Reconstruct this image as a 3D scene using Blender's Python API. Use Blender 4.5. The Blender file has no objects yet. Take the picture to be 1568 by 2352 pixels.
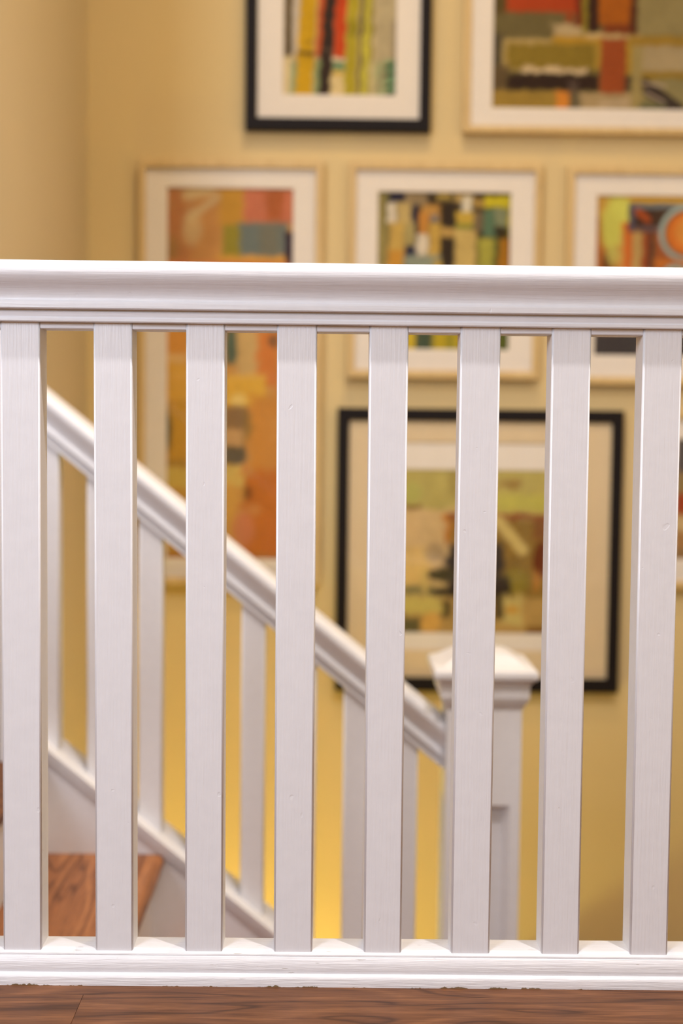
import bpy, bmesh, math, random
import numpy as np
from mathutils import Matrix, Vector

random.seed(7)
rng = np.random.default_rng(11)
scene = bpy.context.scene
COL = scene.collection

# ------------------------------------------------------------------ camera
EYE = 0.637                                   # crouching photographer
PITCH, YAW, ROLL = 0.06449, 0.00830, 0.01118  # radians: down, right, tilt


def camera_matrix(p, y, r, loc):
    F = Vector((math.sin(y) * math.cos(p), math.cos(y) * math.cos(p), -math.sin(p)))
    X = Vector((math.cos(y), -math.sin(y), 0))
    U = X.cross(F)
    X2 = X * math.cos(r) + U * math.sin(r)
    U2 = -X * math.sin(r) + U * math.cos(r)
    m = Matrix((X2, U2, -F)).transposed().to_4x4()
    m.translation = loc
    return m


cd = bpy.data.cameras.new('camera')
cam = bpy.data.objects.new('camera', cd)
COL.objects.link(cam)
cam.matrix_world = camera_matrix(PITCH, YAW, ROLL, Vector((0, 0, EYE)))
cd.sensor_fit = 'VERTICAL'
cd.sensor_height = 36
cd.sensor_width = 24
cd.lens = 50.006
cd.clip_start = 0.05
cd.dof.use_dof = True
cd.dof.focus_distance = 1.575
cd.dof.aperture_fstop = 2.7
scene.camera = cam

# ------------------------------------------------------------------ world, lights, exposure
world = bpy.data.worlds.new('world')
scene.world = world
world.use_nodes = True
world.node_tree.nodes['Background'].inputs[0].default_value = (0.62, 0.74, 1.0, 1)
world.node_tree.nodes['Background'].inputs[1].default_value = 0.6


def light(name, kind, loc, energy, color, aim=None, **kw):
    d = bpy.data.lights.new(name, kind)
    d.energy = energy
    d.color = color
    for k, v in kw.items():
        setattr(d, k, v)
    o = bpy.data.objects.new(name, d)
    COL.objects.link(o)
    o.location = loc
    if aim is not None:
        o.rotation_euler = (Vector(aim) - Vector(loc)).to_track_quat('-Z', 'Y').to_euler()
    return o


# recessed wall-washer in the ceiling over the stairs
light('stairwell_downlight', 'SPOT', (0.20, 2.40, 3.20), 86, (1.00, 0.76, 0.41), (-0.05, 3.45, -0.80),
      spot_size=math.radians(88), spot_blend=1.0, shadow_soft_size=0.035)
# recessed ceiling downlight of the hall
light('hall_downlight', 'SPOT', (0.75, 0.84, 3.20), 165, (1.00, 0.95, 0.95), (0.70, 0.88, 0),
      spot_size=math.radians(120), spot_blend=0.6, shadow_soft_size=0.035)
# lamp of the lower flight
light('lower_stair_lamp', 'POINT', (-0.32, 3.10, -1.25), 26, (1.00, 0.93, 0.25), shadow_soft_size=0.06)
# wall lamp on the right-hand stair wall
light('stair_wall_lamp', 'POINT', (1.52, 1.95, 1.45), 11, (1.00, 0.84, 0.64), shadow_soft_size=0.07)
# added overhead fill under an invented skylight; daylight of the window behind the photographer
light('overhead_fill', 'AREA', (-0.05, 1.50, 3.22), 20, (1.00, 0.93, 0.95), (-0.05, 1.50, 0),
      shape='RECTANGLE', size=1.1, size_y=0.9)
light('window_daylight', 'AREA', (-1.775, -1.36, 2.05), 92, (0.75, 0.83, 1.00), (-1.0, 0, 1.75),
      shape='RECTANGLE', size=0.85, size_y=1.5)

cy = scene.cycles
cy.max_bounces, cy.diffuse_bounces, cy.glossy_bounces, cy.transmission_bounces = 5, 3, 2, 2
cy.caustics_reflective = cy.caustics_refractive = False
scene.view_settings.view_transform = 'Standard'
scene.view_settings.look = 'None'
scene.view_settings.exposure = 0.12
scene.view_settings.gamma = 1.0
scene.view_settings.use_curve_mapping = False


# ------------------------------------------------------------------ materials
def lin(c):
    c = np.asarray(c, float) / 255.0
    return np.where(c <= 0.04045, c / 12.92, ((c + 0.055) / 1.055) ** 2.4)


class NT:
    def __init__(self, name):
        self.m = bpy.data.materials.new(name)
        self.m.use_nodes = True
        self.t = self.m.node_tree
        self.b = self.t.nodes['Principled BSDF']

    def n(self, typ, **kw):
        x = self.t.nodes.new(typ)
        for k, v in kw.items():
            if k.startswith('i_'):
                x.inputs[k[2:].replace('_', ' ')].default_value = v
            else:
                setattr(x, k, v)
        return x

    def l(self, a, b):
        self.t.links.new(a, b)

    def coords(self, scale, vary=False):
        tc = self.n('ShaderNodeTexCoord')
        mp = self.n('ShaderNodeMapping')
        mp.inputs['Scale'].default_value = scale
        if vary:
            oi = self.n('ShaderNodeObjectInfo')
            ad = self.n('ShaderNodeVectorMath', operation='MULTIPLY_ADD')
            self.l(oi.outputs['Random'], ad.inputs[0])
            ad.inputs[1].default_value = (3.1, 5.3, 7.7)
            self.l(tc.outputs['Object'], ad.inputs[2])
            self.l(ad.outputs[0], mp.inputs['Vector'])
        else:
            self.l(tc.outputs['Object'], mp.inputs['Vector'])
        return mp.outputs['Vector']

    def ramp(self, fac, stops):
        r = self.n('ShaderNodeValToRGB')
        e = r.color_ramp.elements
        while len(e) < len(stops):
            e.new(0.5)
        for q, (p, c) in zip(e, stops):
            q.position = p
            q.color = (*c, 1) if len(c) == 3 else c
        self.l(fac, r.inputs['Fac'])
        return r.outputs['Color']


def painted(name, scale, color=(0.835, 0.825, 0.84), rough=0.38, wear=False, bump=0.5):
    """brushed gloss paint: streaks along the piece, a few nicks, soft lumps"""
    t = NT(name)
    t.b.inputs['Roughness'].default_value = rough
    v = t.coords(scale, True)
    streak = t.n('ShaderNodeTexNoise', i_Scale=9.0, i_Detail=2.0, i_Roughness=0.6)
    t.l(v, streak.inputs['Vector'])
    v2 = t.coords((1, 1, 1), True)
    lump = t.n('ShaderNodeTexNoise', i_Scale=60.0, i_Detail=2.0)
    t.l(v2, lump.inputs['Vector'])
    nick = t.n('ShaderNodeTexNoise', i_Scale=75.0, i_Detail=1.0, i_Distortion=0.5)
    t.l(v2, nick.inputs['Vector'])
    nm = t.n('ShaderNodeMapRange')
    nm.inputs['From Min'].default_value = 0.745
    nm.inputs['From Max'].default_value = 0.79
    t.l(nick.outputs['Fac'], nm.inputs['Value'])
    a = t.n('ShaderNodeMath', operation='MULTIPLY_ADD')
    t.l(lump.outputs['Fac'], a.inputs[0])
    a.inputs[1].default_value = 0.35
    t.l(streak.outputs['Fac'], a.inputs[2])
    s = t.n('ShaderNodeMath', operation='MULTIPLY_ADD')
    t.l(nm.outputs['Result'], s.inputs[0])
    s.inputs[1].default_value = -0.45
    t.l(a.outputs[0], s.inputs[2])
    bp = t.n('ShaderNodeBump', i_Strength=bump, i_Distance=0.0009)
    t.l(s.outputs[0], bp.inputs['Height'])
    t.l(bp.outputs['Normal'], t.b.inputs['Normal'])
    c0 = np.array(color)
    col = t.ramp(lump.outputs['Fac'], [(0.3, tuple(c0 * 0.985)), (0.7, tuple(np.minimum(c0 * 1.015, 0.88)))])
    if wear:
        # chips along the toe of the rail where the paint has come off
        tc = t.n('ShaderNodeTexCoord')
        sx = t.n('ShaderNodeSeparateXYZ')
        t.l(tc.outputs['Object'], sx.inputs[0])
        hz = t.n('ShaderNodeMapRange')
        hz.inputs['From Min'].default_value = 0.0095
        hz.inputs['From Max'].default_value = 0.0
        hz.inputs['To Min'].default_value = -0.25
        hz.inputs['To Max'].default_value = 0.11
        t.l(sx.outputs['Z'], hz.inputs['Value'])
        cn = t.n('ShaderNodeTexNoise', i_Scale=20.0, i_Detail=5.0, i_Roughness=0.65)
        t.l(v2, cn.inputs['Vector'])
        ad = t.n('ShaderNodeMath', operation='ADD')
        t.l(cn.outputs['Fac'], ad.inputs[0])
        t.l(hz.outputs['Result'], ad.inputs[1])
        # hairline cracks
        cv = t.coords((6, 60, 60))
        ck = t.n('ShaderNodeTexNoise', i_Scale=6.0, i_Detail=4.0)
        t.l(cv, ck.inputs['Vector'])
        cr = t.n('ShaderNodeMapRange')
        cr.inputs['From Min'].default_value = 0.71
        cr.inputs['From Max'].default_value = 0.73
        cr.inputs['To Max'].default_value = 0.55
        t.l(ck.outputs['Fac'], cr.inputs['Value'])
        mr = t.n('ShaderNodeMapRange')
        mr.inputs['From Min'].default_value = 0.655
        mr.inputs['From Max'].default_value = 0.675
        t.l(ad.outputs[0], mr.inputs['Value'])
        mx = t.n('ShaderNodeMath', operation='MAXIMUM')
        t.l(mr.outputs['Result'], mx.inputs[0])
        t.l(cr.outputs['Result'], mx.inputs[1])
        mix = t.n('ShaderNodeMix', data_type='RGBA')
        t.l(mx.outputs[0], mix.inputs[0])
        t.l(col, mix.inputs[6])
        mix.inputs[7].default_value = (0.22, 0.15, 0.08, 1)
        col = mix.outputs[2]
    t.l(col, t.b.inputs['Base Color'])
    return t.m


def plaster(name, color, rough=0.75):
    t = NT(name)
    t.b.inputs['Roughness'].default_value = rough
    v = t.coords((1, 1, 1))
    n2 = t.n('ShaderNodeTexNoise', i_Scale=2.0, i_Detail=1.0)
    t.l(v, n2.inputs['Vector'])
    c0 = np.array(color)
    t.l(t.ramp(n2.outputs['Fac'], [(0.3, tuple(c0 * 0.97)), (0.7, tuple(c0 * 1.03))]), t.b.inputs['Base Color'])
    return t.m


def oak(name, axis, dark, mid, light_, rough=0.32, seedoff=0.0, ringscale=1.0, pores=0.75):
    """stained oak: cathedral figure plus fine pores, running along `axis` (0 = x, 1 = y)"""
    t = NT(name)
    t.b.inputs['Roughness'].default_value = rough
    tc = t.n('ShaderNodeTexCoord')
    oi = t.n('ShaderNodeObjectInfo')
    off = t.n('ShaderNodeVectorMath', operation='SCALE')
    cmb = t.n('ShaderNodeCombineXYZ')
    for i in range(3):
        t.l(oi.outputs['Random'], cmb.inputs[i])
    t.l(cmb.outputs[0], off.inputs[0])
    off.inputs['Scale'].default_value = 7.0
    ad = t.n('ShaderNodeVectorMath', operation='ADD')
    t.l(tc.outputs['Object'], ad.inputs[0])
    t.l(off.outputs[0], ad.inputs[1])
    sc = [10.0, 10.0, 10.0]
    sc[axis] = 1.3
    mp = t.n('ShaderNodeMapping')
    mp.inputs['Scale'].default_value = [s * ringscale for s in sc]
    mp.inputs['Location'].default_value = (seedoff, seedoff * 0.7, 0)
    t.l(ad.outputs[0], mp.inputs['Vector'])
    fig = t.n('ShaderNodeTexNoise', i_Scale=1.1, i_Detail=2.0, i_Distortion=0.7)
    t.l(mp.outputs['Vector'], fig.inputs['Vector'])
    m1 = t.n('ShaderNodeMath', operation='MULTIPLY')
    t.l(fig.outputs['Fac'], m1.inputs[0])
    m1.inputs[1].default_value = 13.0
    fr = t.n('ShaderNodeMath', operation='PINGPONG')
    t.l(m1.outputs[0], fr.inputs[0])
    fr.inputs[1].default_value = 1.0
    sp = [420.0, 420.0, 420.0]
    sp[axis] = 14.0
    mp2 = t.n('ShaderNodeMapping')
    mp2.inputs['Scale'].default_value = sp
    t.l(ad.outputs[0], mp2.inputs['Vector'])
    pore = t.n('ShaderNodeTexNoise', i_Scale=1.0, i_Detail=3.0, i_Roughness=0.7)
    t.l(mp2.outputs['Vector'], pore.inputs['Vector'])
    ring = t.ramp(fr.outputs[0], [(0.0, light_), (0.45, mid), (0.80, mid), (1.0, dark)])
    pr = t.ramp(pore.outputs['Fac'], [(0.36, (0.42, 0.38, 0.36)), (0.55, (1, 1, 1))])
    mix = t.n('ShaderNodeMix', data_type='RGBA', blend_type='MULTIPLY')
    mix.inputs[0].default_value = pores
    t.l(ring, mix.inputs[6])
    t.l(pr, mix.inputs[7])
    t.l(mix.outputs[2], t.b.inputs['Base Color'])
    t.b.inputs['Specular IOR Level'].default_value = 0.3
    bp = t.n('ShaderNodeBump', i_Strength=0.25, i_Distance=0.0004)
    t.l(pore.outputs['Fac'], bp.inputs['Height'])
    t.l(bp.outputs['Normal'], t.b.inputs['Normal'])
    return t.m


def plain(name, color, rough=0.6, spec=0.5, noise=0.04):
    t = NT(name)
    t.b.inputs['Roughness'].default_value = rough
    t.b.inputs['Specular IOR Level'].default_value = spec
    n1 = t.n('ShaderNodeTexNoise', i_Scale=40.0, i_Detail=1.0)
    t.l(t.coords((1, 1, 1)), n1.inputs['Vector'])
    c0 = np.array(color)
    t.l(t.ramp(n1.outputs['Fac'], [(0.3, tuple(c0 * (1 - noise))), (0.7, tuple(c0 * (1 + noise)))]),
        t.b.inputs['Base Color'])
    return t.m


def glass_mat():
    t = NT('picture_glass')
    t.t.nodes.remove(t.b)
    out = t.t.nodes['Material Output']
    tr = t.n('ShaderNodeBsdfTransparent')
    gl = t.n('ShaderNodeBsdfGlossy')
    gl.inputs['Roughness'].default_value = 0.03
    lw = t.n('ShaderNodeLayerWeight', i_Blend=0.5)
    pw = t.n('ShaderNodeMath', operation='POWER')
    t.l(lw.outputs['Facing'], pw.inputs[0])
    pw.inputs[1].default_value = 5.0
    fr = t.n('ShaderNodeMapRange')
    fr.inputs['To Min'].default_value = 0.03
    fr.inputs['To Max'].default_value = 1.0
    t.l(pw.outputs[0], fr.inputs['Value'])
    mx = t.n('ShaderNodeMixShader')
    t.l(fr.outputs[0], mx.inputs[0])
    t.l(tr.outputs[0], mx.inputs[1])
    t.l(gl.outputs[0], mx.inputs[2])
    t.l(mx.outputs[0], out.inputs['Surface'])
    return t.m


def print_mat():
    t = NT('art_print')
    t.b.inputs['Roughness'].default_value = 0.8
    t.b.inputs['Specular IOR Level'].default_value = 0.2
    at = t.n('ShaderNodeAttribute', attribute_name='ink')
    n1 = t.n('ShaderNodeTexNoise', i_Scale=260.0, i_Detail=3.0)
    t.l(t.coords((1, 1, 1)), n1.inputs['Vector'])
    g = t.ramp(n1.outputs['Fac'], [(0.3, (0.86, 0.86, 0.86)), (0.7, (1, 1, 1))])
    mix = t.n('ShaderNodeMix', data_type='RGBA', blend_type='MULTIPLY')
    mix.inputs[0].default_value = 1.0
    t.l(at.outputs['Color'], mix.inputs[6])
    t.l(g, mix.inputs[7])
    t.l(mix.outputs[2], t.b.inputs['Base Color'])
    return t.m


M = {
    'paint_up': painted('white_paint_vertical', (45, 45, 1.6)),
    'paint_along': painted('white_paint_horizontal', (1.6, 45, 45)),
    'paint_worn': painted('white_paint_worn', (2.5, 45, 45), wear=True, bump=0.8),
    'paint_plain': painted('white_paint_plain', (6, 6, 6), bump=0.25),
    'wall': plaster('wall_paint', (0.61, 0.457, 0.215)),
    'wall_side': plaster('wall_paint_side', (0.62, 0.50, 0.31)),
    'ceiling': plaster('ceiling_paint', (0.80, 0.77, 0.72)),
    'oak_floor': oak('oak_floor', 0, (0.080, 0.028, 0.009), (0.175, 0.066, 0.024), (0.25, 0.100, 0.038), rough=0.5),
    'oak_tread': oak('oak_tread', 1, (0.15, 0.05, 0.017), (0.36, 0.135, 0.046), (0.52, 0.215, 0.078), ringscale=1.0,
                     rough=0.4),
    'black': plain('black_frame', (0.009, 0.006, 0.006), 0.6, 0.15),
    'maple': oak('maple_frame', 2, (0.56, 0.385, 0.17), (0.60, 0.42, 0.19), (0.63, 0.45, 0.21), rough=0.5, pores=0.25),
    'mat': plain('mat_board', (0.80, 0.71, 0.60), 0.9, 0.2, 0.01),
    'mat_tan': plain('mat_board_tan', (0.70, 0.54, 0.33), 0.9, 0.2, 0.01),
    'core': plain('mat_core', (0.66, 0.58, 0.45), 0.9, 0.2, 0.01),
    'backing': plain('backing_board', (0.25, 0.18, 0.11), 0.9, 0.2),
    'subfloor': plain('subfloor', (0.20, 0.13, 0.08), 0.9, 0.2),
    'glass': glass_mat(),
    'print': print_mat(),
}


# ------------------------------------------------------------------ mesh helpers
def mk(name, verts, faces, mat, parent=None, smooth=False, loc=None):
    me = bpy.data.meshes.new(name)
    me.from_pydata([tuple(v) for v in verts], [], faces)
    me.materials.append(mat)
    bm = bmesh.new()
    bm.from_mesh(me)
    bmesh.ops.recalc_face_normals(bm, faces=bm.faces)
    bm.to_mesh(me)
    bm.free()
    if smooth:
        me.polygons.foreach_set('use_smooth', [True] * len(me.polygons))
        me.set_sharp_from_angle(angle=math.radians(smooth if smooth is not True else 40))
    o = bpy.data.objects.new(name, me)
    COL.objects.link(o)
    if loc is not None:
        o.location = loc
    if parent is not None:
        o.parent = parent
    return o


def round_bevels(me):
    """smooth-shade the bevels only; the large faces stay flat"""
    me.polygons.foreach_set('use_smooth', [max(abs(c) for c in p.normal) < 0.985 for p in me.polygons])


def box_data(x0, x1, y0, y1, z0, z1):
    v = [(x, y, z) for x in (x0, x1) for y in (y0, y1) for z in (z0, z1)]
    f = [(0, 1, 3, 2), (4, 6, 7, 5), (0, 4, 5, 1), (2, 3, 7, 6), (0, 2, 6, 4), (1, 5, 7, 3)]
    return v, f


def bbox_obj(name, b, mat, parent=None, bevel=0.0, seg=2, loc=None):
    v, f = box_data(*b)
    bm = bmesh.new()
    vs = [bm.verts.new(p) for p in v]
    for q in f:
        bm.faces.new([vs[i] for i in q])
    bmesh.ops.recalc_face_normals(bm, faces=bm.faces)
    if bevel:
        bmesh.ops.bevel(bm, geom=list(bm.edges), offset=bevel, segments=seg, profile=0.5, affect='EDGES',
                        clamp_overlap=True)
    me = bpy.data.meshes.new(name)
    bm.to_mesh(me)
    bm.free()
    me.materials.append(mat)
    if bevel:
        round_bevels(me)
    o = bpy.data.objects.new(name, me)
    COL.objects.link(o)
    if loc is not None:
        o.location = loc
    if parent is not None:
        o.parent = parent
    return o


def empty(name, loc):
    o = bpy.data.objects.new(name, None)
    COL.objects.link(o)
    o.location = loc
    o.empty_display_size = 0.1
    return o


def adopt(child, parent):
    """parent while keeping coordinates given in world space"""
    child.parent = parent
    child.matrix_parent_inverse = Matrix.Translation(parent.location).inverted()
    return child


def tag(o, label, cat, group=None):
    o['label'] = label
    o['category'] = cat
    if group:
        o['group'] = group
    return o


def struct(o):
    o['kind'] = 'structure'
    return o


def prism_x(name, prof, x0, x1, mat, slope=0.0, xref=0.0, smooth=35, step=None):
    """extrude a closed (y, z) profile along x; slope shears it so that cut ends stay plumb"""
    n = len(prof)
    xs = [x0, x1] if not step else list(np.linspace(x0, x1, max(2, int((x1 - x0) / step) + 1)))
    v, f = [], []
    for x in xs:
        v += [(x, y, z + slope * (x - xref)) for y, z in prof]
    for k in range(len(xs) - 1):
        a, b = k * n, (k + 1) * n
        f += [(a + i, a + (i + 1) % n, b + (i + 1) % n, b + i) for i in range(n)]
    f += [tuple(range(n)), tuple(range((len(xs) - 1) * n, len(xs) * n))]
    return mk(name, v, f, mat, smooth=smooth)


def smooth_curve(pts, per=5):
    """Catmull-Rom through the points"""
    P = [pts[0]] + list(pts) + [pts[-1]]
    out = []
    for i in range(1, len(P) - 2):
        p0, p1, p2, p3 = (np.array(P[i + k], float) for k in (-1, 0, 1, 2))
        for s in range(per):
            t = s / per
            out.append(tuple(0.5 * ((2 * p1) + (-p0 + p2) * t + (2 * p0 - 5 * p1 + 4 * p2 - p3) * t * t
                                    + (-p0 + 3 * p1 - 3 * p2 + p3) * t ** 3)))
    out.append(tuple(pts[-1]))
    return out


# ------------------------------------------------------------------ layout (metres)
RAIL_Y = 1.576            # front faces of the landing balusters
BD = 0.040                # baluster depth
WALL_Y = 3.600
WELL_Y = 1.622            # hall floor ends, stairwell begins
LX = -0.612               # left stairwell wall
RET_Y = 2.57              # its outer corner
RX = 1.75                 # right wall
CEIL = 3.25
LOW = -2.60               # lower storey floor
HX0, HY0 = -2.3, -1.4     # hall extent

# ------------------------------------------------------------------ shell
T = 0.12
struct(bbox_obj('wall_back', (LX - T, RX + T, WALL_Y, WALL_Y + T, LOW, CEIL), M['wall']))
struct(bbox_obj('wall_left', (LX - T, LX, RET_Y, WALL_Y, LOW, CEIL), M['wall_side']))
struct(bbox_obj('wall_landing', (HX0 - T, LX - T, RET_Y, RET_Y + T, LOW, CEIL), M['wall_side']))
struct(bbox_obj('wall_right', (RX, RX + T, HY0, WALL_Y, LOW, CEIL), M['wall']))
struct(bbox_obj('wall_hall_left', (HX0 - T, HX0, HY0, RET_Y, -0.3, CEIL), M['wall']))
struct(bbox_obj('wall_stairwell', (HX0, RX, WELL_Y - 0.10, WELL_Y, LOW, -0.30), M['wall']))


def boxes(name, bs, mat):
    v, f = [], []
    for b in bs:
        a, q = box_data(*b)
        f += [tuple(i + len(v) for i in k) for k in q]
        v += a
    return mk(name, v, f, mat)


sx0, sx1, sy0, sy1 = -0.65, 0.55, 1.00, 2.00
cx0, cx1, cy0, cy1 = HX0 - T, RX + T, HY0 - T, WALL_Y + T
struct(boxes('ceiling', [(cx0, sx0, cy0, cy1, CEIL, CEIL + .1), (sx1, cx1, cy0, cy1, CEIL, CEIL + .1),
                         (sx0, sx1, cy0, sy0, CEIL, CEIL + .1), (sx0, sx1, sy1, cy1, CEIL, CEIL + .1)], M['ceiling']))
opening = struct(empty('fill_opening', ((sx0 + sx1) / 2, (sy0 + sy1) / 2, CEIL)))  # unseen skylight, invented to house the overhead fill light
for b in ((sx0, sx0 + .05, sy0, sy1, CEIL, CEIL + .12), (sx1 - .05, sx1, sy0, sy1, CEIL, CEIL + .12),
          (sx0 + .05, sx1 - .05, sy0, sy0 + .05, CEIL, CEIL + .12), (sx0 + .05, sx1 - .05, sy1 - .05, sy1, CEIL, CEIL + .12)):
    adopt(bbox_obj('fill_opening_frame', b, M['paint_plain']), opening)
adopt(bbox_obj('pane', (sx0 + .05, sx1 - .05, sy0 + .05, sy1 - .05, CEIL + .05, CEIL + .056), M['glass']), opening)
struct(bbox_obj('floor_lower', (HX0, RX, WELL_Y - 0.10, WALL_Y, LOW - 0.1, LOW), M['oak_floor']))

# rear hall wall with its window (behind the photographer)
wx0, wx1, wz0, wz1 = -2.25, -1.30, 1.20, 2.90
rv, rf = [], []
for b in ((HX0 - T, wx0, HY0 - T, HY0, 0, CEIL), (wx1, RX + T, HY0 - T, HY0, 0, CEIL),
          (wx0, wx1, HY0 - T, HY0, 0, wz0), (wx0, wx1, HY0 - T, HY0, wz1, CEIL)):
    v, f = box_data(*b)
    o_ = len(rv)
    rv += v
    rf += [tuple(i + o_ for i in q) for q in f]
struct(mk('wall_rear', rv, rf, M['wall']))
win = struct(empty('window_1', ((wx0 + wx1) / 2, HY0 - 0.06, wz0)))
for nm, b in (('jamb', (wx0, wx0 + 0.05, HY0 - 0.1, HY0 - 0.02, wz0, wz1)),
              ('jamb', (wx1 - 0.05, wx1, HY0 - 0.1, HY0 - 0.02, wz0, wz1)),
              ('head', (wx0 + 0.05, wx1 - 0.05, HY0 - 0.1, HY0 - 0.02, wz1 - 0.05, wz1)),
              ('sill', (wx0 + 0.05, wx1 - 0.05, HY0 - 0.1, HY0 - 0.02, wz0, wz0 + 0.05)),
              ('meeting_rail', (wx0 + 0.05, wx1 - 0.05, HY0 - 0.08, HY0 - 0.04, 2.03, 2.07))):
    adopt(bbox_obj(nm, b, M['paint_plain'], bevel=0.003), win)
adopt(bbox_obj('pane', (wx0 + 0.05, wx1 - 0.05, HY0 - 0.062, HY0 - 0.058, wz0 + 0.05, wz1 - 0.05), M['glass']), win)

# hall floor: planks on a slab, running parallel to the railing
floor = struct(bbox_obj('floor', (HX0, RX, HY0, WELL_Y, -0.30, -0.016), M['subfloor']))
plank_cache = {}


def plank(x0, x1, y0, y1, parent=floor):
    key = (round(x1 - x0, 4), round(y1 - y0, 4))
    cx, cy = (x0 + x1) / 2, (y0 + y1) / 2
    if key not in plank_cache:
        o = bbox_obj('plank', (-(x1 - x0) / 2 + .00015, (x1 - x0) / 2 - .00015, -(y1 - y0) / 2 + .00015,
                               (y1 - y0) / 2 - .00015, -0.016, 0.0), M['oak_floor'], bevel=0.0003, seg=1)
        plank_cache[key] = o.data
    else:
        o = bpy.data.objects.new('plank', plank_cache[key])
        COL.objects.link(o)
    o.location = (cx, cy, 0)
    o.parent = parent
    return o


PW = 0.0835
rows = [(1.5370, WELL_Y)]
y = 1.5370
while y - PW > HY0:
    rows.append((y - PW, y))
    y -= PW
rows.append((HY0, y))
for r, (ya, yb) in enumerate(rows):
    if r == 0:
        cuts = [HX0, -1.2, 0.95, RX]
    elif r == 1:
        cuts = [HX0, -1.65, -0.2665, 1.13, RX]
    else:
        s = HX0 + (0.45 + 0.37 * r) % 1.3 + 0.15
        cuts = [HX0, s, min(s + 1.35, RX - 0.3), RX] if s + 1.35 < RX - 0.35 else [HX0, s, RX]
    for a, b in zip(cuts[:-1], cuts[1:]):
        plank(a, b, ya, yb)

# landing at the head of the stairs, same level
NOSE0 = -0.520
land = struct(bbox_obj('floor_landing', (HX0, NOSE0 - 0.03, WELL_Y, RET_Y, -0.30, -0.016), M['subfloor']))
y = WELL_Y
while y < RET_Y - 0.002:
    y2 = min(y + PW, RET_Y)
    plank(HX0, -1.30, y, y2, land)
    plank(-1.30, NOSE0, y, y2, land)
    y = y2
adopt(bbox_obj('slab_end', (LX + 0.002, NOSE0 - 0.03, RET_Y, 2.70, -0.30, -0.016), M['subfloor']), land)
plank(LX + 0.002, NOSE0, RET_Y, 2.70, land)

# ------------------------------------------------------------------ landing railing
RAIL_X0, RAIL_X1 = -1.20, RX
BAL_Z0, BAL_Z1 = 0.0352, 0.7410
rail = empty('landing_railing', (0.1, RAIL_Y, 0))
tag(rail, 'white painted landing railing with square balusters standing on the hall floor boards', 'railing')


def handrail_profile(yf, depth, z0, zs=1.0):
    """closed (y, z) profile of the moulded handrail; yf = baluster face, z0 = its underside"""
    half = [(0.0060, 0.0000), (0.0072, 0.0012), (0.0072, 0.0040), (0.0056, 0.0058), (0.0062, 0.0080),
            (0.0066, 0.0105), (0.0050, 0.0130), (0.0052, 0.0137), (0.0130, 0.0140), (0.0142, 0.0150),
            (0.0142, 0.0200), (0.0139, 0.0213), (0.0131, 0.0223), (0.0118, 0.0230)]
    cove = smooth_curve([(0.0108, 0.0236), (0.0106, 0.0262), (0.0116, 0.0298), (0.0142, 0.0345), (0.0180, 0.0388),
                         (0.0222, 0.0428), (0.0254, 0.0470), (0.0270, 0.0517), (0.0264, 0.0570), (0.0232, 0.0616),
                         (0.0166, 0.0650), (0.0080, 0.0668), (-depth / 2, 0.0676)], 4)
    half = half + cove
    front = [(yf - d, z0 + z * zs) for d, z in half]
    yc = yf + depth / 2
    back = [(2 * yc - a, z) for a, z in reversed(front[:-1])]
    return front + back


adopt(prism_x('handrail', handrail_profile(RAIL_Y, BD, BAL_Z1), RAIL_X0, RAIL_X1, M['paint_along']), rail)

low_front = [(0.0140, 0.0), (0.0140, 0.0088), (0.0133, 0.0108), (0.0118, 0.0122), (0.0092, 0.0130)] + \
    smooth_curve([(0.0083, 0.0135), (0.0086, 0.0160), (0.0088, 0.0190), (0.0080, 0.0240), (0.0063, 0.0282),
                  (0.0044, 0.0309)], 4) + [(0.0034, 0.0315), (0.0038, 0.0322), (0.0034, 0.0335), (0.0015, 0.0346),
                                           (0.0, 0.0352), (-0.002, 0.0372), (-0.005, 0.0380)]
lf = [(RAIL_Y - d, z) for d, z in low_front]
yc = RAIL_Y + BD / 2
lb = [(2 * yc - a, z) for a, z in reversed(lf)]
# the back of the rail stays flush with the balusters
lb = [(min(a, RAIL_Y + BD + 0.004), z) for a, z in lb]
adopt(prism_x('bottom_rail', lf + lb, RAIL_X0, RAIL_X1, M['paint_worn']), rail)

PITCH_X, X_FIRST = 0.10111, -0.34095
shift_top = [-3.1, -1.6, -0.3, -1.0, -0.4, -0.5, -1.8, -2.5]
shift_bot = [-1.9, 3.1, 3.0, 2.8, 3.0, -0.4, 1.4, 0.2]
widths = [90.5, 88.5, 88.5, 91, 89, 92, 90, 90]


def baluster(name, w, depth, z0, z1, top_dx=0.0, bot_dx=0.0, bev=0.0022, zt=None, zb=None):
    """square stick; zt / zb give (left, right) offsets for sloping cuts; local origin at its foot, front face y=0"""
    bm = bmesh.new()
    h = w / 2
    zt = zt or (0, 0)
    zb = zb or (0, 0)
    P = []
    for zz, dx, off in ((z0, bot_dx, zb), (z1, top_dx, zt)):
        P += [(-h + dx, 0, zz + off[0]), (h + dx, 0, zz + off[1]), (h + dx, depth, zz + off[1]),
              (-h + dx, depth, zz + off[0])]
    vs = [bm.verts.new(p) for p in P]
    for q in ((0, 1, 2, 3), (4, 7, 6, 5), (0, 4, 5, 1), (1, 5, 6, 2), (2, 6, 7, 3), (3, 7, 4, 0)):
        bm.faces.new([vs[i] for i in q])
    bmesh.ops.recalc_face_normals(bm, faces=bm.faces)
    ed = [e for e in bm.edges if abs(e.verts[0].co.z - e.verts[1].co.z) > (z1 - z0) * 0.5]
    bmesh.ops.bevel(bm, geom=ed, offset=bev, segments=3, profile=0.5, affect='EDGES')
    me = bpy.data.meshes.new(name)
    bm.to_mesh(me)
    bm.free()
    me.materials.append(M['paint_up'])
    round_bevels(me)
    o = bpy.data.objects.new(name, me)
    COL.objects.link(o)
    return o


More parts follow.
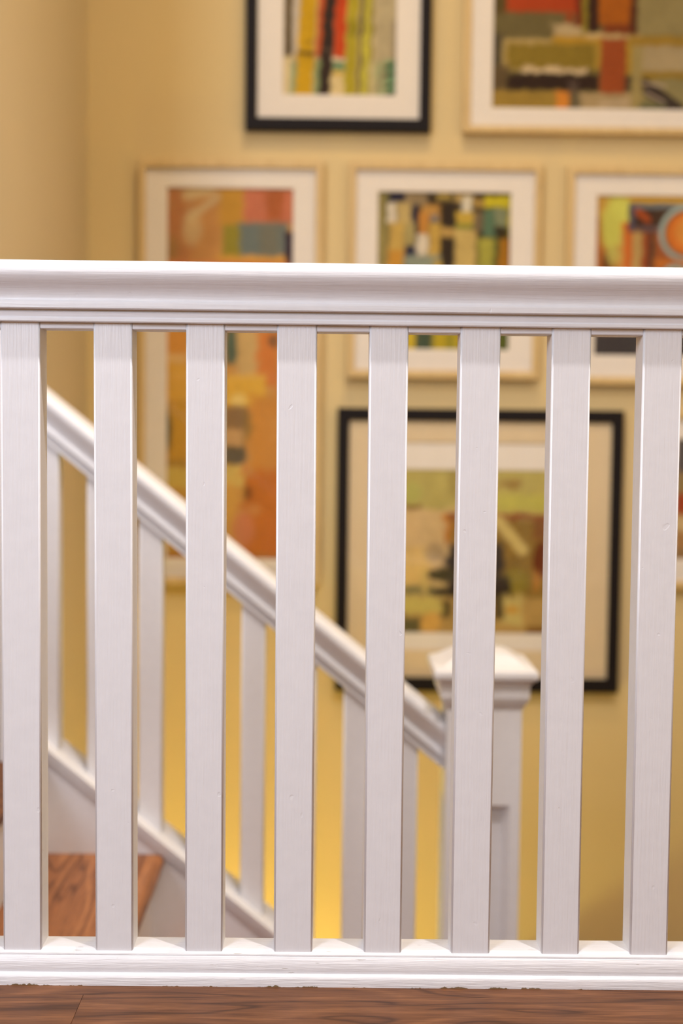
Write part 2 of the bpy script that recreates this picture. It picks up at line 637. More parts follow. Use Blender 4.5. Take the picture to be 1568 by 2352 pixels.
edges = []
for k in range(-8, 20):
    xk = X_FIRST + PITCH_X * k
    if xk - 0.03 < RAIL_X0 + 0.06 or xk + 0.03 > RAIL_X1:
        continue
    if 0 <= k < 8:
        w, dt, db = widths[k] * 0.000483, shift_top[k] / 2000, shift_bot[k] / 2000
    else:
        w, dt, db = 0.0435, random.uniform(-.001, .001), random.uniform(-.001, .001)
    o = baluster('baluster', w, BD, BAL_Z0, BAL_Z1, dt, db)
    o.location = (xk, RAIL_Y, 0)
    adopt(o, rail)
    edges.append((xk, w, dt, db))
for (xa, wa, ta, ba), (xb, wb, tb, bb) in zip(edges[:-1], edges[1:]):
    a, b = xa + wa / 2 + ta, xb - wb / 2 + tb
    # fillet strip closing the underside of the handrail between two balusters
    f = bbox_obj('fillet', (a - .001, b + .001, RAIL_Y + 0.0015, RAIL_Y + BD - 0.0015, BAL_Z1 - 0.0072, BAL_Z1 + 0.001),
                 M['paint_along'], bevel=0.0018)
    adopt(f, rail)
    a, b = xa + wa / 2 + ba, xb - wb / 2 + bb
nw = bbox_obj('newel_post', (RAIL_X0 - 0.05, RAIL_X0 + 0.05, RAIL_Y - 0.03, RAIL_Y + 0.07, 0, 0.90), M['paint_up'],
              bevel=0.004)
adopt(nw, rail)

# ------------------------------------------------------------------ staircase
RISE, RUN = 0.165, 0.2028
SLOPE = -0.8135
N1X = -0.298              # nosing of the first tread below the landing
ST_Y = 2.578              # inner face of the closed stringer
stair = empty('staircase', (0.0, 2.1, -0.85))
tag(stair, 'staircase with oak treads and white risers running down behind the landing railing', 'staircase')


def tread(xn, xb, y0, y1, z, sign=1):
    """oak board with a rounded nosing at xn; sign +1 = nosing faces +x"""
    th, r = 0.028, 0.014
    prof = [(xb, z), (xb, z - th)]
    for k in range(9):
        a = -math.pi / 2 + math.pi * k / 8
        prof.append((xn - sign * r + sign * r * math.cos(a), z - th / 2 + r * math.sin(a)))
    n = len(prof)
    v = [(x - xn, yy, zz - z) for yy in (y0, y1) for x, zz in prof]
    f = [(i, (i + 1) % n, n + (i + 1) % n, n + i) for i in range(n)] + [tuple(range(n)), tuple(range(n, 2 * n))]
    o = mk('tread', v, f, M['oak_tread'], smooth=40, loc=(xn, 0, z))
    adopt(o, stair)


def riser(x, y0, y1, z0, z1):
    adopt(bbox_obj('riser', (x - 0.016, x, y0, y1, z0, z1), M['paint_plain']), stair)


NST = 4
WG, WB, WR = WELL_Y + 0.002, WALL_Y - 0.002, RX - 0.002
prev = NOSE0
riser(NOSE0 - 0.012, WG, ST_Y, -RISE, -0.016)
for i in range(NST):
    last = i == NST - 1
    xn = N1X + RUN * i + (0.055 if last else 0)
    z = -RISE * (i + 1)
    ye = 2.70 if last else ST_Y
    tread(xn, prev - 0.016, WG, ye, z)
    riser(xn - 0.022, WG, ye, z - RISE, z - 0.028)
    prev = xn
ZL = -RISE * (NST + 1)
XL = prev - 0.022
adopt(bbox_obj('half_landing', (XL, WR, WG, WB, ZL - 0.20, ZL - 0.02), M['subfloor']), stair)
y = WG
while y < WB - 0.002:
    y2 = min(y + 0.0835, WB)
    adopt(bbox_obj('plank', (XL, WR, y + .0003, y2 - .0003, ZL - 0.02, ZL), M['oak_floor']), stair)
    y = y2
# lower flight returning to the left behind the stringer
prev = XL + 0.022
for i in range(4):
    xb = XL - 0.21 * i
    z = ZL - RISE * (i + 1)
    riser(xb, ST_Y + 0.13, WB, z, z + RISE - 0.028)
    tread(xb - 0.21 - 0.022, xb - 0.004, ST_Y + 0.13, WB, z, sign=-1)

# closed stringer and moulded shoe


def line(z_at, x_at):
    return lambda x: z_at + SLOPE * (x - x_at)


shoe_low = line(-0.152, -0.320)
ST_X0, ST_X1 = -0.549, 0.2165
zl = shoe_low(0.0)
adopt(prism_x('stringer', [(ST_Y, zl), (ST_Y, zl - 0.52), (ST_Y + 0.085, zl - 0.52), (ST_Y + 0.085, zl)],
              -0.5195, ST_X1, M['paint_plain'], SLOPE, 0.0), stair)

# ------------------------------------------------------------------ stair railing
srail = empty('stair_railing', (0.2855, 2.628, -0.66))
tag(srail, 'white sloping stair railing with a capped newel post at its lower end', 'railing')
BF = 2.600
zl += 0.0006
adopt(prism_x('shoe_rail', [(ST_Y, zl), (ST_Y - 0.006, zl + 0.003), (ST_Y - 0.008, zl + 0.010), (ST_Y - 0.006, zl + 0.016),
                            (ST_Y - 0.011, zl + 0.019), (ST_Y - 0.012, zl + 0.027), (ST_Y - 0.008, zl + 0.0305),
                            (ST_Y + 0.10, zl + 0.0305), (ST_Y + 0.10, zl + 0.003), (ST_Y + 0.085, zl)],
              ST_X0, ST_X1, M['paint_along'], SLOPE, 0.0), srail)
rail_low = line(0.5890, -0.5148)
ch = math.sqrt(1 + SLOPE ** 2)
prof = handrail_profile(BF, BD, 0.0, 1.10 * ch)
prof = [(a, z + rail_low(0.0)) for a, z in prof]
adopt(prism_x('handrail', prof, ST_X0, 0.2165, M['paint_along'], SLOPE, 0.0), srail)
bw = 0.0435
for k in range(8):
    xc = -0.5385 + 0.0947 * k + bw / 2
    z0, z1 = shoe_low(xc) + 0.031, rail_low(xc) + 0.004
    d = SLOPE * bw / 2
    o = baluster('baluster', bw, BD, 0, z1 - z0, zt=(-d, d), zb=(-d, d))
    o.location = (xc, BF, z0)
    adopt(o, srail)
# plain post at the head of the stairs
adopt(bbox_obj('head_post', (-0.606, -0.549, 2.592, 2.652, 0.0, rail_low(-0.575) + 0.17), M['paint_up'], bevel=0.003), srail)

# newel post with panelled shaft and moulded cap
NX, NY, NH = 0.2855, 2.6285, 0.0685
nb = bmesh.new()


def block(zlo, zhi, panel):
    vs = [nb.verts.new((x * NH, yy * NH, z)) for z in (zlo, zhi) for x, yy in ((-1, -1), (1, -1), (1, 1), (-1, 1))]
    sides = []
    for i in range(4):
        j = (i + 1) % 4
        sides.append(nb.faces.new((vs[i], vs[j], vs[4 + j], vs[4 + i])))
    nb.faces.new((vs[3], vs[2], vs[1], vs[0]))
    nb.faces.new((vs[4], vs[5], vs[6], vs[7]))
    nb.normal_update()
    if panel:
        bmesh.ops.inset_individual(nb, faces=sides, thickness=0.0262, depth=0.0)
        bmesh.ops.inset_individual(nb, faces=sides, thickness=0.019, depth=-0.020)


NB = -0.660 + 0.0005
block(-0.0448 - 0.50 - NB, -0.0448 - NB, True)
block(-0.0448 - NB, 0.120 - NB, False)
block(0.0, -0.0448 - 0.50 - NB, False)
me = bpy.data.meshes.new('newel_post')
nb.to_mesh(me)
nb.free()
me.materials.append(M['paint_plain'])
newel = bpy.data.objects.new('newel_post', me)
COL.objects.link(newel)
newel.location = (NX, NY, NB)
adopt(newel, srail)


def square_lathe(name, prof, mat, smooth=50):
    v, f = [], []
    for h, z in prof:
        v += [(-h, -h, z), (h, -h, z), (h, h, z), (-h, h, z)]
    for k in range(len(prof) - 1):
        for i in range(4):
            j = (i + 1) % 4
            f.append((4 * k + i, 4 * k + j, 4 * k + 4 + j, 4 * k + 4 + i))
    f += [(3, 2, 1, 0), tuple(4 * (len(prof) - 1) + i for i in range(4))]
    return mk(name, v, f, mat, smooth=smooth)


cp = [(0.0683, 0.113), (0.0700, 0.1165), (0.0705, 0.1185), (0.0722, 0.121), (0.0755, 0.1255), (0.0785, 0.1325),
      (0.0790, 0.1345), (0.0805, 0.1360), (0.0808, 0.1570), (0.0815, 0.1600), (0.0835, 0.1640), (0.0865, 0.1675),
      (0.0880, 0.1690), (0.0905, 0.1700), (0.0930, 0.1725), (0.0945, 0.1775), (0.0943, 0.1830), (0.0925, 0.1875),
      (0.0890, 0.1900), (0.0850, 0.1912), (0.0780, 0.1935), (0.0700, 0.1975), (0.0620, 0.2030), (0.0540, 0.2085),
      (0.0440, 0.2130), (0.0300, 0.2165), (0.0080, 0.2185)]
cap = square_lathe('newel_cap', [(h, z - 0.113) for h, z in cp], M['paint_plain'], smooth=24)
cap.location = (0, 0, 0.113 - NB)
cap.parent = newel


# ------------------------------------------------------------------ abstract prints (painted on a grid of points)
REF = lin((232, 204, 174))      # how white card looks under the stair light


class Canvas:
    """print measured in the picture's own units; ops add soft-edged flat patches"""

    def __init__(self, x0, y0, x1, y1, w, h, base):
        self.b = (x0, y0, x1, y1)
        self.nx, self.ny = max(8, int(w / 0.0030)), max(8, int(h / 0.0030))
        self.X, self.Y = np.meshgrid(np.linspace(x0, x1, self.nx + 1), np.linspace(y0, y1, self.ny + 1))
        self.C = np.empty(self.X.shape + (3,))
        self.C[:] = lin(base)
        self.wob = [self.noise(s) for s in (38, 14, 7)]

    def noise(self, cell):
        x0, y0, x1, y1 = self.b
        gx, gy = int((x1 - x0) / cell) + 3, int((y1 - y0) / cell) + 3
        g = rng.uniform(-1, 1, (gy, gx))
        u, v = (self.X - x0) / cell, (self.Y - y0) / cell
        i, j = u.astype(int), v.astype(int)
        a, b = u - i, v - j
        a, b = a * a * (3 - 2 * a), b * b * (3 - 2 * b)
        return (g[j, i] * (1 - a) + g[j, i + 1] * a) * (1 - b) + (g[j + 1, i] * (1 - a) + g[j + 1, i + 1] * a) * b

    def put(self, mask, col, op=1.0):
        m = np.clip(mask * op, 0, 1)[..., None]
        self.C = self.C * (1 - m) + lin(col) * m

    def rect(self, x0, y0, x1, y1, col, soft=4.0, op=1.0, wob=2.0, slant=0.0):
        """slant: horizontal shift at the lower edge"""
        X = self.X + self.wob[1] * wob * 1.6 - slant * (self.Y - y0) / max(1e-6, (y1 - y0))
        Y = self.Y + (self.wob[2] * 0.7 + self.wob[1]) * wob * 1.2
        d = np.minimum(np.minimum(X - x0, x1 - X), np.minimum(Y - y0, y1 - Y))
        self.put(np.clip(d / (soft * 1.5) + 0.5, 0, 1), col, op)
        return self

    def ell(self, cx, cy, rx, ry, col, soft=5.0, op=1.0, wob=2.0):
        X, Y = self.X + self.wob[1] * wob, self.Y + self.wob[2] * wob
        d = (1 - np.sqrt(((X - cx) / rx) ** 2 + ((Y - cy) / ry) ** 2)) * min(rx, ry)
        self.put(np.clip(d / soft + 0.5, 0, 1), col, op)
        return self

    def ring(self, cx, cy, r, w, col, soft=3.0, op=1.0):
        d = w / 2 - np.abs(np.hypot(self.X - cx, self.Y - cy) - r)
        self.put(np.clip(d / soft + 0.5, 0, 1), col, op)
        return self

    def stroke(self, ax, ay, bx, by, w, col, soft=4.0, op=1.0, wob=1.5):
        X, Y = self.X + self.wob[1] * wob, self.Y + self.wob[2] * wob
        t = np.clip(((X - ax) * (bx - ax) + (Y - ay) * (by - ay)) / ((bx - ax) ** 2 + (by - ay) ** 2), 0, 1)
        d = w / 2 - np.hypot(X - ax - t * (bx - ax), Y - ay - t * (by - ay))
        self.put(np.clip(d / soft + 0.5, 0, 1), col, op)
        return self

    def mottle(self, amt=0.10):
        n = self.wob[0] * 0.5 + self.wob[1] * 0.35 + self.wob[2] * 0.35 + rng.uniform(-.35, .35, self.X.shape)
        self.C = self.C * (1 + amt * n)[..., None]
        return self

    def build(self, rect, y):
        x0, x1, z0, z1 = rect
        xs, zs = np.linspace(x0, x1, self.nx + 1), np.linspace(z1, z0, self.ny + 1)
        XX, ZZ = np.meshgrid(xs, zs)
        co = np.stack([XX, np.full_like(XX, y), ZZ], -1).reshape(-1, 3)
        nx, ny = self.nx, self.ny
        idx = np.arange((nx + 1) * (ny + 1)).reshape(ny + 1, nx + 1)
        q = np.stack([idx[1:, :-1], idx[1:, 1:], idx[:-1, 1:], idx[:-1, :-1]], -1).reshape(-1, 4)
        me = bpy.data.meshes.new('print')
        me.vertices.add(len(co))
        me.vertices.foreach_set('co', co.ravel())
        me.loops.add(q.size)
        me.loops.foreach_set('vertex_index', q.ravel().astype(np.int32))
        me.polygons.add(len(q))
        me.polygons.foreach_set('loop_start', np.arange(0, q.size, 4, dtype=np.int32))
        me.update(calc_edges=True)
        a = me.attributes.new('ink', 'FLOAT_COLOR', 'POINT')
        c = np.clip(self.C / REF * np.array((0.77, 0.68, 0.575)) - 0.012, 0.004, 0.9)
        a.data.foreach_set('color', np.concatenate([c, np.ones(c.shape[:2] + (1,))], -1).ravel().astype(np.float32))
        me.materials.append(M['print'])
        o = bpy.data.objects.new('print', me)
        COL.objects.link(o)
        return o


def ring_mesh(name, outer, inner, yf, yb, mat, lip=0.0, bev=0.0015):
    """four mitred sides between two (x0, x1, z0, z1) rectangles, front yf, back yb; lip chamfers the inner edge"""
    def c(r, y, g=0.0):
        return [(r[0] - g, y, r[2] - g), (r[1] + g, y, r[2] - g), (r[1] + g, y, r[3] + g), (r[0] - g, y, r[3] + g)]
    loops = [c(outer, yb), c(outer, yf + bev), c(outer, yf, -bev), c(inner, yf, bev + lip), c(inner, yf + bev + lip),
             c(inner, yb)]
    v = [p for lp in loops for p in lp]
    f = []
    n = len(loops)
    for k in range(n):
        k2 = (k + 1) % n
        for i in range(4):
            j = (i + 1) % 4
            f.append((4 * k + i, 4 * k + j, 4 * k2 + j, 4 * k2 + i))
    return mk(name, v, f, mat)


def framed(label, outer, inner, art, canvas, frame_mat, paper=None):
    cx = (outer[0] + outer[1]) / 2
    root = empty('framed_picture', (cx, WALL_Y, outer[2]))
    tag(root, label, 'picture', 'framed pictures on the stair wall')
    yf = WALL_Y - 0.030
    adopt(ring_mesh('frame', outer, inner, yf, WALL_Y - 0.0005, M[frame_mat]), root)
    g = 0.004
    big = (inner[0] - g, inner[1] + g, inner[2] - g, inner[3] + g)
    adopt(bbox_obj('backing', (big[0], big[1], WALL_Y - 0.010, WALL_Y - 0.002, big[2], big[3]), M['backing']), root)
    if paper is None:
        m = ring_mesh('mat', big, art, yf + 0.0110, yf + 0.0160, M['mat'], lip=0.0020, bev=0.0002)
        adopt(m, root)
    else:
        adopt(ring_mesh('mat', big, paper, yf + 0.0100, yf + 0.0140, M['mat_tan'], lip=0.0020, bev=0.0002), root)
        pg = (paper[0] - g, paper[1] + g, paper[2] - g, paper[3] + g)
        adopt(ring_mesh('inner_mat', pg, art, yf + 0.0142, yf + 0.0160, M['mat'], lip=0.0004, bev=0.0002), root)
    adopt(canvas.build((art[0] - g, art[1] + g, art[2] - g, art[3] + g), yf + 0.0165), root)
    adopt(bbox_obj('glass', (big[0], big[1], yf + 0.0065, yf + 0.0085, big[2], big[3]), M['glass']), root)
    return root


# --- tall black frame, book-spine stripes
c = Canvas(650, -190, 908, 214, 0.277, 0.435, (196, 164, 112))
c.rect(650, -190, 676, 113, (140, 114, 84), 6).rect(661, -190, 669, 113, (66, 48, 20), 5)
c.rect(675, -190, 696, 112, (205, 178, 146), 5).rect(653, 114, 672, 214, (226, 188, 128), 6)
c.rect(670, 128, 686, 214, (138, 146, 98), 7)
c.rect(697, -190, 735, 214, (208, 150, 30), 4, slant=-18).rect(688, 101, 724, 110, (74, 52, 14), 5)
c.rect(704, 72, 722, 82, (130, 92, 22), 8, 0.6)
c.rect(737, -190, 752, 114, (200, 84, 40), 4, slant=-12).rect(722, 120, 738, 214, (138, 142, 86), 6)
c.rect(750, -190, 778, 214, (54, 40, 34), 3, slant=-18).rect(745, 92, 768, 98, (120, 92, 66), 4, 0.7)
c.rect(774, -190, 800, 114, (202, 66, 30), 3, slant=-9).rect(764, 115, 790, 123, (220, 186, 140), 3)
c.rect(765, 125, 790, 148, (104, 132, 88), 4).rect(764, 149, 790, 158, (220, 164, 46), 4)
c.rect(760, 158, 790, 214, (226, 186, 120), 4)
c.rect(801, -190, 828, 214, (178, 148, 40), 3, slant=-13).rect(798, 20, 822, 60, (136, 116, 30), 14, 0.6)
c.rect(832, -190, 840, 214, (92, 70, 32), 4, slant=-14).rect(840, -190, 856, 214, (196, 170, 56), 4, slant=-15)
c.rect(855, -190, 861, 214, (140, 116, 44), 4, slant=-14)
c.rect(862, -190, 908, 122, (190, 160, 112), 5).rect(895, 20, 906, 120, (150, 124, 92), 7, 0.8)
c.rect(858, 122, 908, 214, (168, 158, 104), 8).rect(846, 122, 858, 214, (200, 170, 110), 5)
c.rect(884, 120, 908, 214, (124, 152, 102), 7)
for yy in (130, 152, 179, 200):
    c.stroke(906, yy - 2, 884, yy + 8, 9, (52, 42, 20), 5)
c.stroke(880, 150, 862, 196, 9, (140, 112, 78), 8, 0.6)
c.mottle(0.16)
framed('black framed abstract print of yellow, red and dark upright stripes',
       (-0.2195, 0.2395, 1.352, 1.905), (-0.1905, 0.2115, 1.382, 1.876), (-0.1262, 0.1515, 1.4410, 1.875 - 0.055), c, 'black')

# --- wide maple frame, olive and red blocks
c = Canvas(1131, -210, 1760, 247, 0.63, 0.46, (112, 92, 50))
c.rect(1131, -210, 1345, 12, (172, 62, 30), 5).rect(1131, 10, 1345, 78, (110, 90, 52), 6)
c.rect(1131, -60, 1165, 14, (90, 70, 36), 8).rect(1312, 10, 1330, 32, (150, 62, 30), 8)
c.rect(1131, 62, 1158, 142, (84, 70, 50), 8).rect(1160, 75, 1290, 150, (190, 150, 86), 6)
c.rect(1280, 36, 1360, 70, (186, 150, 100), 9, wob=6).rect(1280, 66, 1404, 86, (180, 128, 40), 5)
c.rect(1168, 85, 1386, 146, (138, 106, 38), 7, wob=4).rect(1386, 84, 1402, 146, (178, 132, 48), 7)
c.rect(1205, 145, 1372, 157, (212, 172, 122), 5, wob=4).rect(1131, 140, 1175, 205, (98, 74, 46), 12)
c.rect(1170, 159, 1398, 199, (50, 34, 26), 5, wob=3).rect(1320, 175, 1345, 210, (92, 70, 58), 10, 0.8)
c.rect(1131, 201, 1298, 247, (158, 118, 48), 6).rect(1293, 202, 1325, 247, (214, 124, 44), 5)
c.rect(1328, 205, 1352, 247, (104, 86, 58), 7).rect(1352, 204, 1480, 247, (172, 136, 88), 6)
c.stroke(1400, 232, 1470, 226, 9, (206, 168, 124), 6, 0.8)
c.rect(1336, -210, 1352, 44, (118, 42, 20), 4).rect(1352, -210, 1367, 60, (140, 114, 38), 4)
c.rect(1366, -210, 1396, 54, (60, 36, 24), 4).rect(1362, 56, 1500, 72, (200, 158, 98), 5, wob=4)
c.rect(1394, -210, 1474, 38, (172, 88, 18), 4).rect(1404, 36, 1478, 60, (128, 58, 30), 5)
c.rect(1470, -210, 1488, 62, (88, 44, 26), 5)
c.rect(1400, 72, 1464, 206, (156, 70, 34), 5, wob=3).rect(1464, 68, 1480, 160, (176, 128, 40), 5)
c.rect(1490, -210, 1760, 62, (148, 122, 72), 5).rect(1470, 64, 1760, 90, (158, 114, 38), 6)
c.rect(1482, 88, 1760, 152, (172, 140, 94), 6).rect(1500, 150, 1760, 168, (150, 110, 34), 6)
c.rect(1462, 162, 1478, 200, (74, 54, 38), 6).rect(1500, 168, 1760, 247, (140, 118, 70), 5)
c.stroke(1505, 182, 1590, 240, 34, (54, 40, 34), 5).stroke(1508, 178, 1560, 186, 5, (190, 154, 120), 4)
c.stroke(1512, 200, 1560, 226, 5, (166, 134, 108), 4).rect(1478, 90, 1503, 247, (162, 132, 74), 6)
c.rect(1500, 226, 1560, 247, (104, 96, 60), 8)
c.mottle(0.12)
framed('wide pale wood framed abstract print of olive blocks and a red column',
       (0.3195, 1.090, 1.352, 1.935), (0.3365, 1.073, 1.369, 1.918), (0.3925, 1.018, 1.4155, 1.865), c, 'maple')

# --- tall maple frame, warm orange abstraction
c = Canvas(380, 430, 676, 1284, 0.311, 0.925, (206, 142, 72))
c.rect(380, 430, 512, 606, (196, 128, 66), 20, wob=8).rect(380, 430, 430, 606, (184, 110, 60), 22, wob=9)
c.stroke(432, 448, 480, 436, 26, (214, 170, 110), 16, 0.9).stroke(436, 500, 500, 452, 14, (212, 172, 116), 12, 0.8)
c.ell(440, 520, 22, 40, (212, 168, 108), 16, 0.7).ell(392, 570, 18, 30, (150, 110, 56), 16, 0.6)
c.rect(505, 430, 562, 516, (200, 136, 50), 12).rect(560, 430, 676, 512, (202, 108, 72), 8, wob=4)
c.rect(612, 430, 652, 510, (178, 90, 48), 12, wob=6).rect(512, 514, 556, 592, (152, 128, 44), 6)
c.rect(550, 510, 662, 588, (112, 112, 96), 7).rect(595, 515, 640, 585, (124, 108, 80), 14, 0.7)
c.rect(654, 530, 676, 640, (54, 36, 48), 7).rect(500, 586, 654, 610, (222, 152, 62), 8).rect(380, 600, 660, 612, (204, 92, 62), 7)
c.rect(380, 612, 676, 760, (214, 142, 66), 20, wob=10).rect(440, 640, 560, 740, (190, 110, 60), 22, wob=10)
c.rect(380, 750, 440, 812, (224, 142, 58), 8).rect(380, 812, 440, 832, (230, 170, 98), 8)
c.rect(380, 832, 470, 920, (226, 158, 58), 10).rect(380, 918, 470, 1060, (206, 142, 46), 12)
c.ell(384, 985, 10, 48, (88, 80, 52), 8).rect(380, 1052, 440, 1070, (176, 126, 48), 7)
c.rect(380, 1070, 470, 1120, (212, 166, 72), 7).rect(380, 1120, 470, 1284, (200, 142, 54), 14)
c.rect(440, 760, 520, 1100, (212, 140, 62), 18, wob=10)
c.rect(518, 750, 548, 832, (88, 96, 72), 8).rect(546, 750, 598, 858, (206, 156, 90), 10)
c.rect(594, 750, 640, 884, (212, 116, 52), 12, wob=5).ell(634, 778, 16, 16, (128, 84, 52), 10)
c.rect(640, 750, 676, 1284, (204, 118, 52), 12).rect(512, 856, 612, 928, (230, 164, 58), 9)
c.ell(548, 914, 18, 14, (236, 186, 96), 10).rect(512, 928, 574, 984, (146, 104, 62), 9)
c.rect(512, 982, 560, 1022, (204, 148, 88), 8).rect(562, 940, 590, 1010, (150, 108, 48), 14, 0.8)
c.rect(512, 1020, 568, 1062, (104, 84, 58), 7).rect(576, 900, 640, 1080, (208, 130, 54), 14, wob=6)
c.rect(512, 1064, 562, 1112, (220, 172, 84), 7).rect(558, 1076, 676, 1284, (200, 106, 40), 14, wob=8)
c.ell(570, 1128, 12, 16, (136, 74, 34), 9).rect(512, 1112, 556, 1284, (216, 150, 66), 14, wob=8)
c.ell(562, 1212, 26, 40, (212, 122, 76), 14, 0.85).ell(586, 1166, 18, 14, (214, 136, 70), 10, 0.7)
c.rect(380, 1268, 676, 1284, (182, 108, 46), 8, 0.8)
c.mottle(0.09)
framed('tall pale wood framed abstract print in warm orange tones near the wall corner',
       (-0.482, -0.025, 0.219, 1.277), (-0.465, -0.043, 0.236, 1.258), (-0.4115, -0.0990, 0.2844, 1.209), c, 'maple')

# --- medium maple frame, dark city-like columns
c = Canvas(868, 437, 1176, 803, 0.330, 0.389, (52, 40, 32))
c.rect(868, 437, 894, 803, (156, 130, 70), 5).rect(884, 440, 896, 520, (120, 104, 60), 6)
c.rect(896, 437, 962, 600, (36, 38, 56), 5).rect(930, 437, 982, 470, (152, 120, 80), 9, wob=6).rect(896, 437, 932, 463, (36, 36, 54), 4)
c.rect(892, 464, 912, 512, (228, 198, 158), 4).rect(914, 464, 946, 512, (200, 160, 92), 5)
c.rect(896, 510, 932, 640, (210, 160, 76), 5).rect(896, 572, 930, 640, (200, 132, 48), 7)
c.rect(931, 510, 956, 562, (178, 148, 84), 5).rect(970, 468, 1012, 502, (202, 140, 66), 6)
c.rect(967, 486, 986, 538, (200, 126, 52), 5).rect(960, 538, 986, 586, (222, 192, 152), 5)
c.rect(988, 508, 1014, 596, (200, 150, 66), 5).rect(990, 490, 1006, 506, (120, 114, 106), 5)
c.rect(1014, 520, 1046, 541, (196, 146, 74), 6).rect(1004, 440, 1036, 457, (178, 140, 66), 6)
c.rect(1046, 442, 1084, 464, (186, 144, 78), 5).rect(1062, 448, 1083, 487, (224, 198, 158), 5)
c.rect(1050, 484, 1096, 516, (200, 154, 58), 5).rect(1050, 512, 1092, 526, (136, 130, 50), 5)
c.rect(1046, 526, 1096, 660, (202, 160, 86), 5).rect(1090, 484, 1110, 526, (122, 96, 66), 6)
c.rect(1086, 452, 1116, 473, (168, 126, 60), 5).rect(1114, 448, 1176, 474, (202, 172, 38), 5)
c.rect(1110, 478, 1136, 540, (92, 112, 78), 5).rect(1136, 474, 1166, 516, (132, 128, 88), 5)
c.rect(1167, 470, 1176, 540, (204, 168, 48), 4).rect(1100, 544, 1142, 650, (170, 150, 58), 7)
c.rect(1136, 540, 1150, 640, (84, 84, 40), 6).rect(1147, 545, 1172, 650, (168, 104, 26), 6)
c.rect(1144, 518, 1170, 541, (56, 46, 24), 6)
c.rect(934, 586, 1016, 640, (142, 138, 108), 7).rect(998, 596, 1018, 640, (196, 150, 60), 6)
for i, xx in enumerate(range(900, 1170, 19)):
    c.rect(xx, 645 + (i * 37) % 40, xx + 13, 740 + (i * 23) % 40, [(196, 154, 74), (84, 84, 56), (168, 140, 52), (60, 46, 34)][i % 4], 6)
c.rect(934, 740, 962, 803, (206, 164, 44), 6).rect(962, 745, 1002, 803, (68, 78, 56), 6)
c.rect(1000, 740, 1062, 803, (196, 158, 38), 7).rect(1030, 760, 1050, 803, (150, 130, 40), 8).rect(1140, 745, 1176, 803, (84, 86, 34), 6)
c.mottle(0.18)
framed('pale wood framed abstract print of dark ground and yellow columns above the square black frame',
       (0.0395, 0.5180, 0.744, 1.278), (0.0570, 0.5020, 0.764, 1.259), (0.1128, 0.4430, 0.8170, 1.2055), c, 'maple')

# --- maple frame at the right, circles
c = Canvas(1374, 446, 1680, 815, 0.330, 0.395, (158, 78, 36))
c.rect(1374, 446, 1680, 467, (208, 148, 42), 6).rect(1374, 446, 1440, 500, (200, 142, 60), 12)
c.rect(1374, 500, 1392, 640, (182, 104, 48), 8)
c.ell(1420, 520, 32, 70, (206, 186, 78), 12, wob=4).ell(1434, 480, 22, 28, (212, 194, 82), 12, wob=4)
c.rect(1425, 560, 1437, 660, (204, 110, 40), 6).rect(1432, 538, 1448, 660, (206, 162, 82), 6, slant=4)
c.rect(1436, 508, 1456, 660, (206, 98, 38), 6, slant=6).rect(1394, 584, 1408, 660, (82, 50, 28), 8)
c.ell(1418, 585, 16, 26, (192, 164, 78), 10, 0.8)
c.rect(1458, 530, 1482, 660, (188, 142, 76), 6).rect(1482, 528, 1496, 660, (150, 60, 28), 5).rect(1495, 528, 1508, 660, (78, 50, 34), 6)
c.rect(1450, 466, 1680, 528, (62, 38, 24), 4).stroke(1470, 484, 1492, 502, 16, (170, 70, 28), 5)
c.rect(1450, 466, 1680, 477, (112, 112, 106), 4, wob=1).rect(1450, 466, 1463, 528, (86, 74, 78), 4, wob=1)
c.rect(1462, 517, 1540, 528, (104, 74, 70), 4, wob=1)
c.ell(1583, 532, 64, 64, (160, 162, 140), 3, wob=0).ell(1583, 532, 54, 54, (92, 64, 40), 4, wob=0)
c.ell(1584, 532, 49, 49, (212, 104, 30), 5, wob=0).ell(1590, 528, 34, 34, (220, 132, 48), 10, wob=0)
c.rect(1510, 592, 1680, 610, (200, 104, 34), 8).ell(1557, 632, 32, 30, (80, 50, 30), 4, wob=0).ring(1557, 632, 24, 12, (154, 158, 132))
c.rect(1374, 660, 1680, 770, (140, 70, 40), 10).rect(1374, 762, 1680, 815, (64, 56, 54), 6)
c.mottle(0.13)
framed('pale wood framed abstract print with a grey ringed orange circle',
       (0.5830, 1.0630, 0.734, 1.2725), (0.6005, 1.0455, 0.753, 1.2545), (0.6590, 0.9900, 0.8075, 1.2025), c, 'maple')

# --- square black frame, double mat
c = Canvas(905, 1078, 1300, 1457, 0.430, 0.415, (204, 160, 92))
c.rect(905, 1078, 1300, 1172, (192, 162, 84), 7).ell(945, 1135, 24, 24, (190, 172, 84), 14, 0.8).rect(1140, 1136, 1300, 1176, (196, 172, 76), 12)
c.rect(1030, 1082, 1052, 1140, (170, 140, 70), 12).rect(1146, 1104, 1198, 1122, (156, 112, 56), 10, 0.9, wob=4)
c.rect(905, 1164, 972, 1174, (128, 86, 44), 6).rect(905, 1174, 1046, 1340, (220, 172, 110), 8).rect(905, 1260, 990, 1345, (224, 172, 92), 12)
c.rect(1022, 1186, 1048, 1246, (194, 114, 36), 9, wob=5).ell(1000, 1270, 24, 22, (160, 128, 88), 14, 0.7)
c.rect(1034, 1180, 1300, 1196, (148, 78, 44), 6, wob=4)
c.rect(1040, 1195, 1300, 1375, (148, 108, 48), 8).rect(1028, 1250, 1160, 1376, (58, 46, 40), 10, wob=7)
c.ell(1020, 1322, 36, 16, (70, 58, 36), 9, wob=5).rect(992, 1352, 1060, 1372, (60, 50, 36), 8, wob=4)
c.stroke(1146, 1196, 1204, 1262, 26, (214, 174, 96), 8).ell(1186, 1300, 20, 26, (134, 100, 48), 12, 0.7)
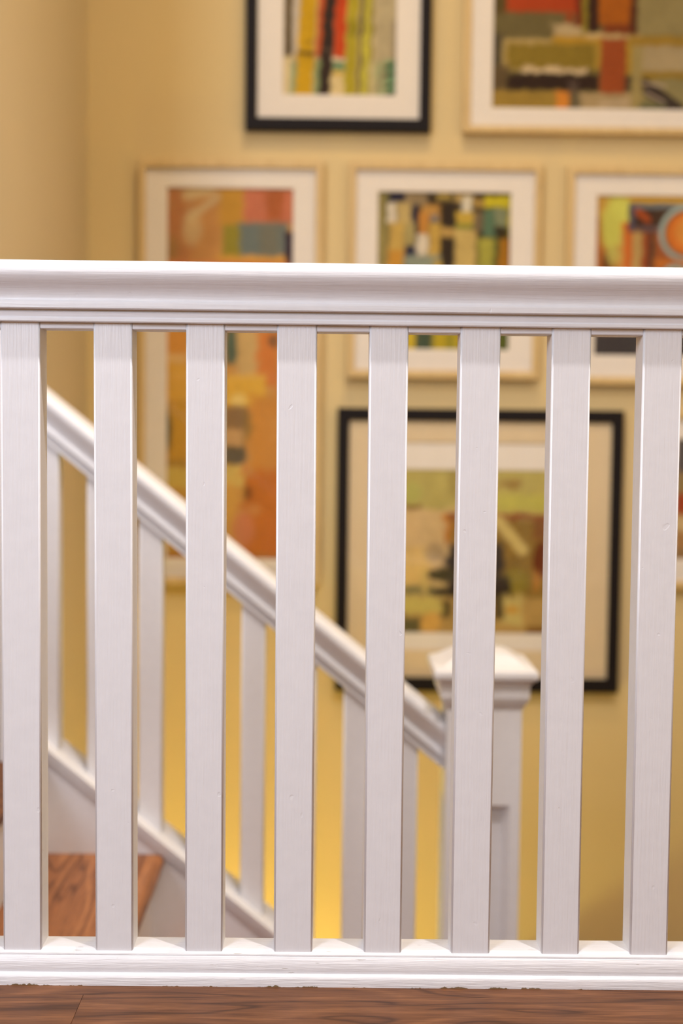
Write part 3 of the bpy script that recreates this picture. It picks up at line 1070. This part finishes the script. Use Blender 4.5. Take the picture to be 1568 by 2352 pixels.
c.ell(1190, 1335, 30, 30, (146, 118, 44), 14).ell(1165, 1350, 14, 34, (62, 48, 36), 10)
c.ell(1250, 1285, 22, 42, (112, 54, 28), 5, wob=2).ell(1238, 1335, 8, 22, (190, 120, 50), 8).rect(1228, 1190, 1300, 1240, (134, 72, 44), 10, 0.7)
c.rect(905, 1344, 1000, 1372, (134, 114, 66), 9, wob=5).rect(972, 1310, 986, 1366, (208, 166, 88), 7)
c.rect(905, 1372, 1300, 1457, (190, 142, 74), 8).rect(905, 1374, 1020, 1410, (204, 170, 82), 8, wob=5)
c.rect(1156, 1368, 1206, 1432, (206, 170, 92), 9, wob=5).ell(1182, 1400, 16, 10, (208, 146, 60), 8)
c.rect(905, 1418, 985, 1457, (96, 82, 46), 10, wob=5).ell(993, 1430, 24, 24, (220, 156, 70), 10, wob=4)
c.rect(1022, 1380, 1040, 1420, (90, 74, 40), 8).rect(1140, 1360, 1162, 1420, (72, 54, 34), 10).rect(1215, 1436, 1300, 1457, (134, 88, 40), 8)
c.mottle(0.13)
framed('square black framed abstract print with a wide tan mat behind the newel post',
       (0.0175, 0.7365, -0.0475, 0.6685), (0.0470, 0.7075, -0.0125, 0.6375), (0.165, 0.590, 0.1005, 0.5155), c, 'black',
       paper=(0.125, 0.630, 0.058, 0.583))

# --- maple frame, mostly out of the picture at the right
c = Canvas(1552, 1028, 1900, 1275, 0.370, 0.29, (176, 120, 66))
c.rect(1552, 1028, 1900, 1100, (92, 78, 70), 8).rect(1552, 1100, 1900, 1145, (150, 116, 66), 8)
c.rect(1552, 1140, 1700, 1180, (168, 62, 26), 8).rect(1552, 1188, 1900, 1215, (212, 168, 108), 8)
c.rect(1552, 1252, 1900, 1275, (152, 110, 66), 8).ell(1700, 1120, 60, 50, (196, 130, 50), 10)
c.mottle(0.12)
framed('pale wood framed abstract print with a grey band over red beside the square black frame',
       (0.8030, 1.283, 0.222, 0.668), (0.8205, 1.2655, 0.240, 0.650), (0.874, 1.212, 0.295, 0.598), c, 'maple')
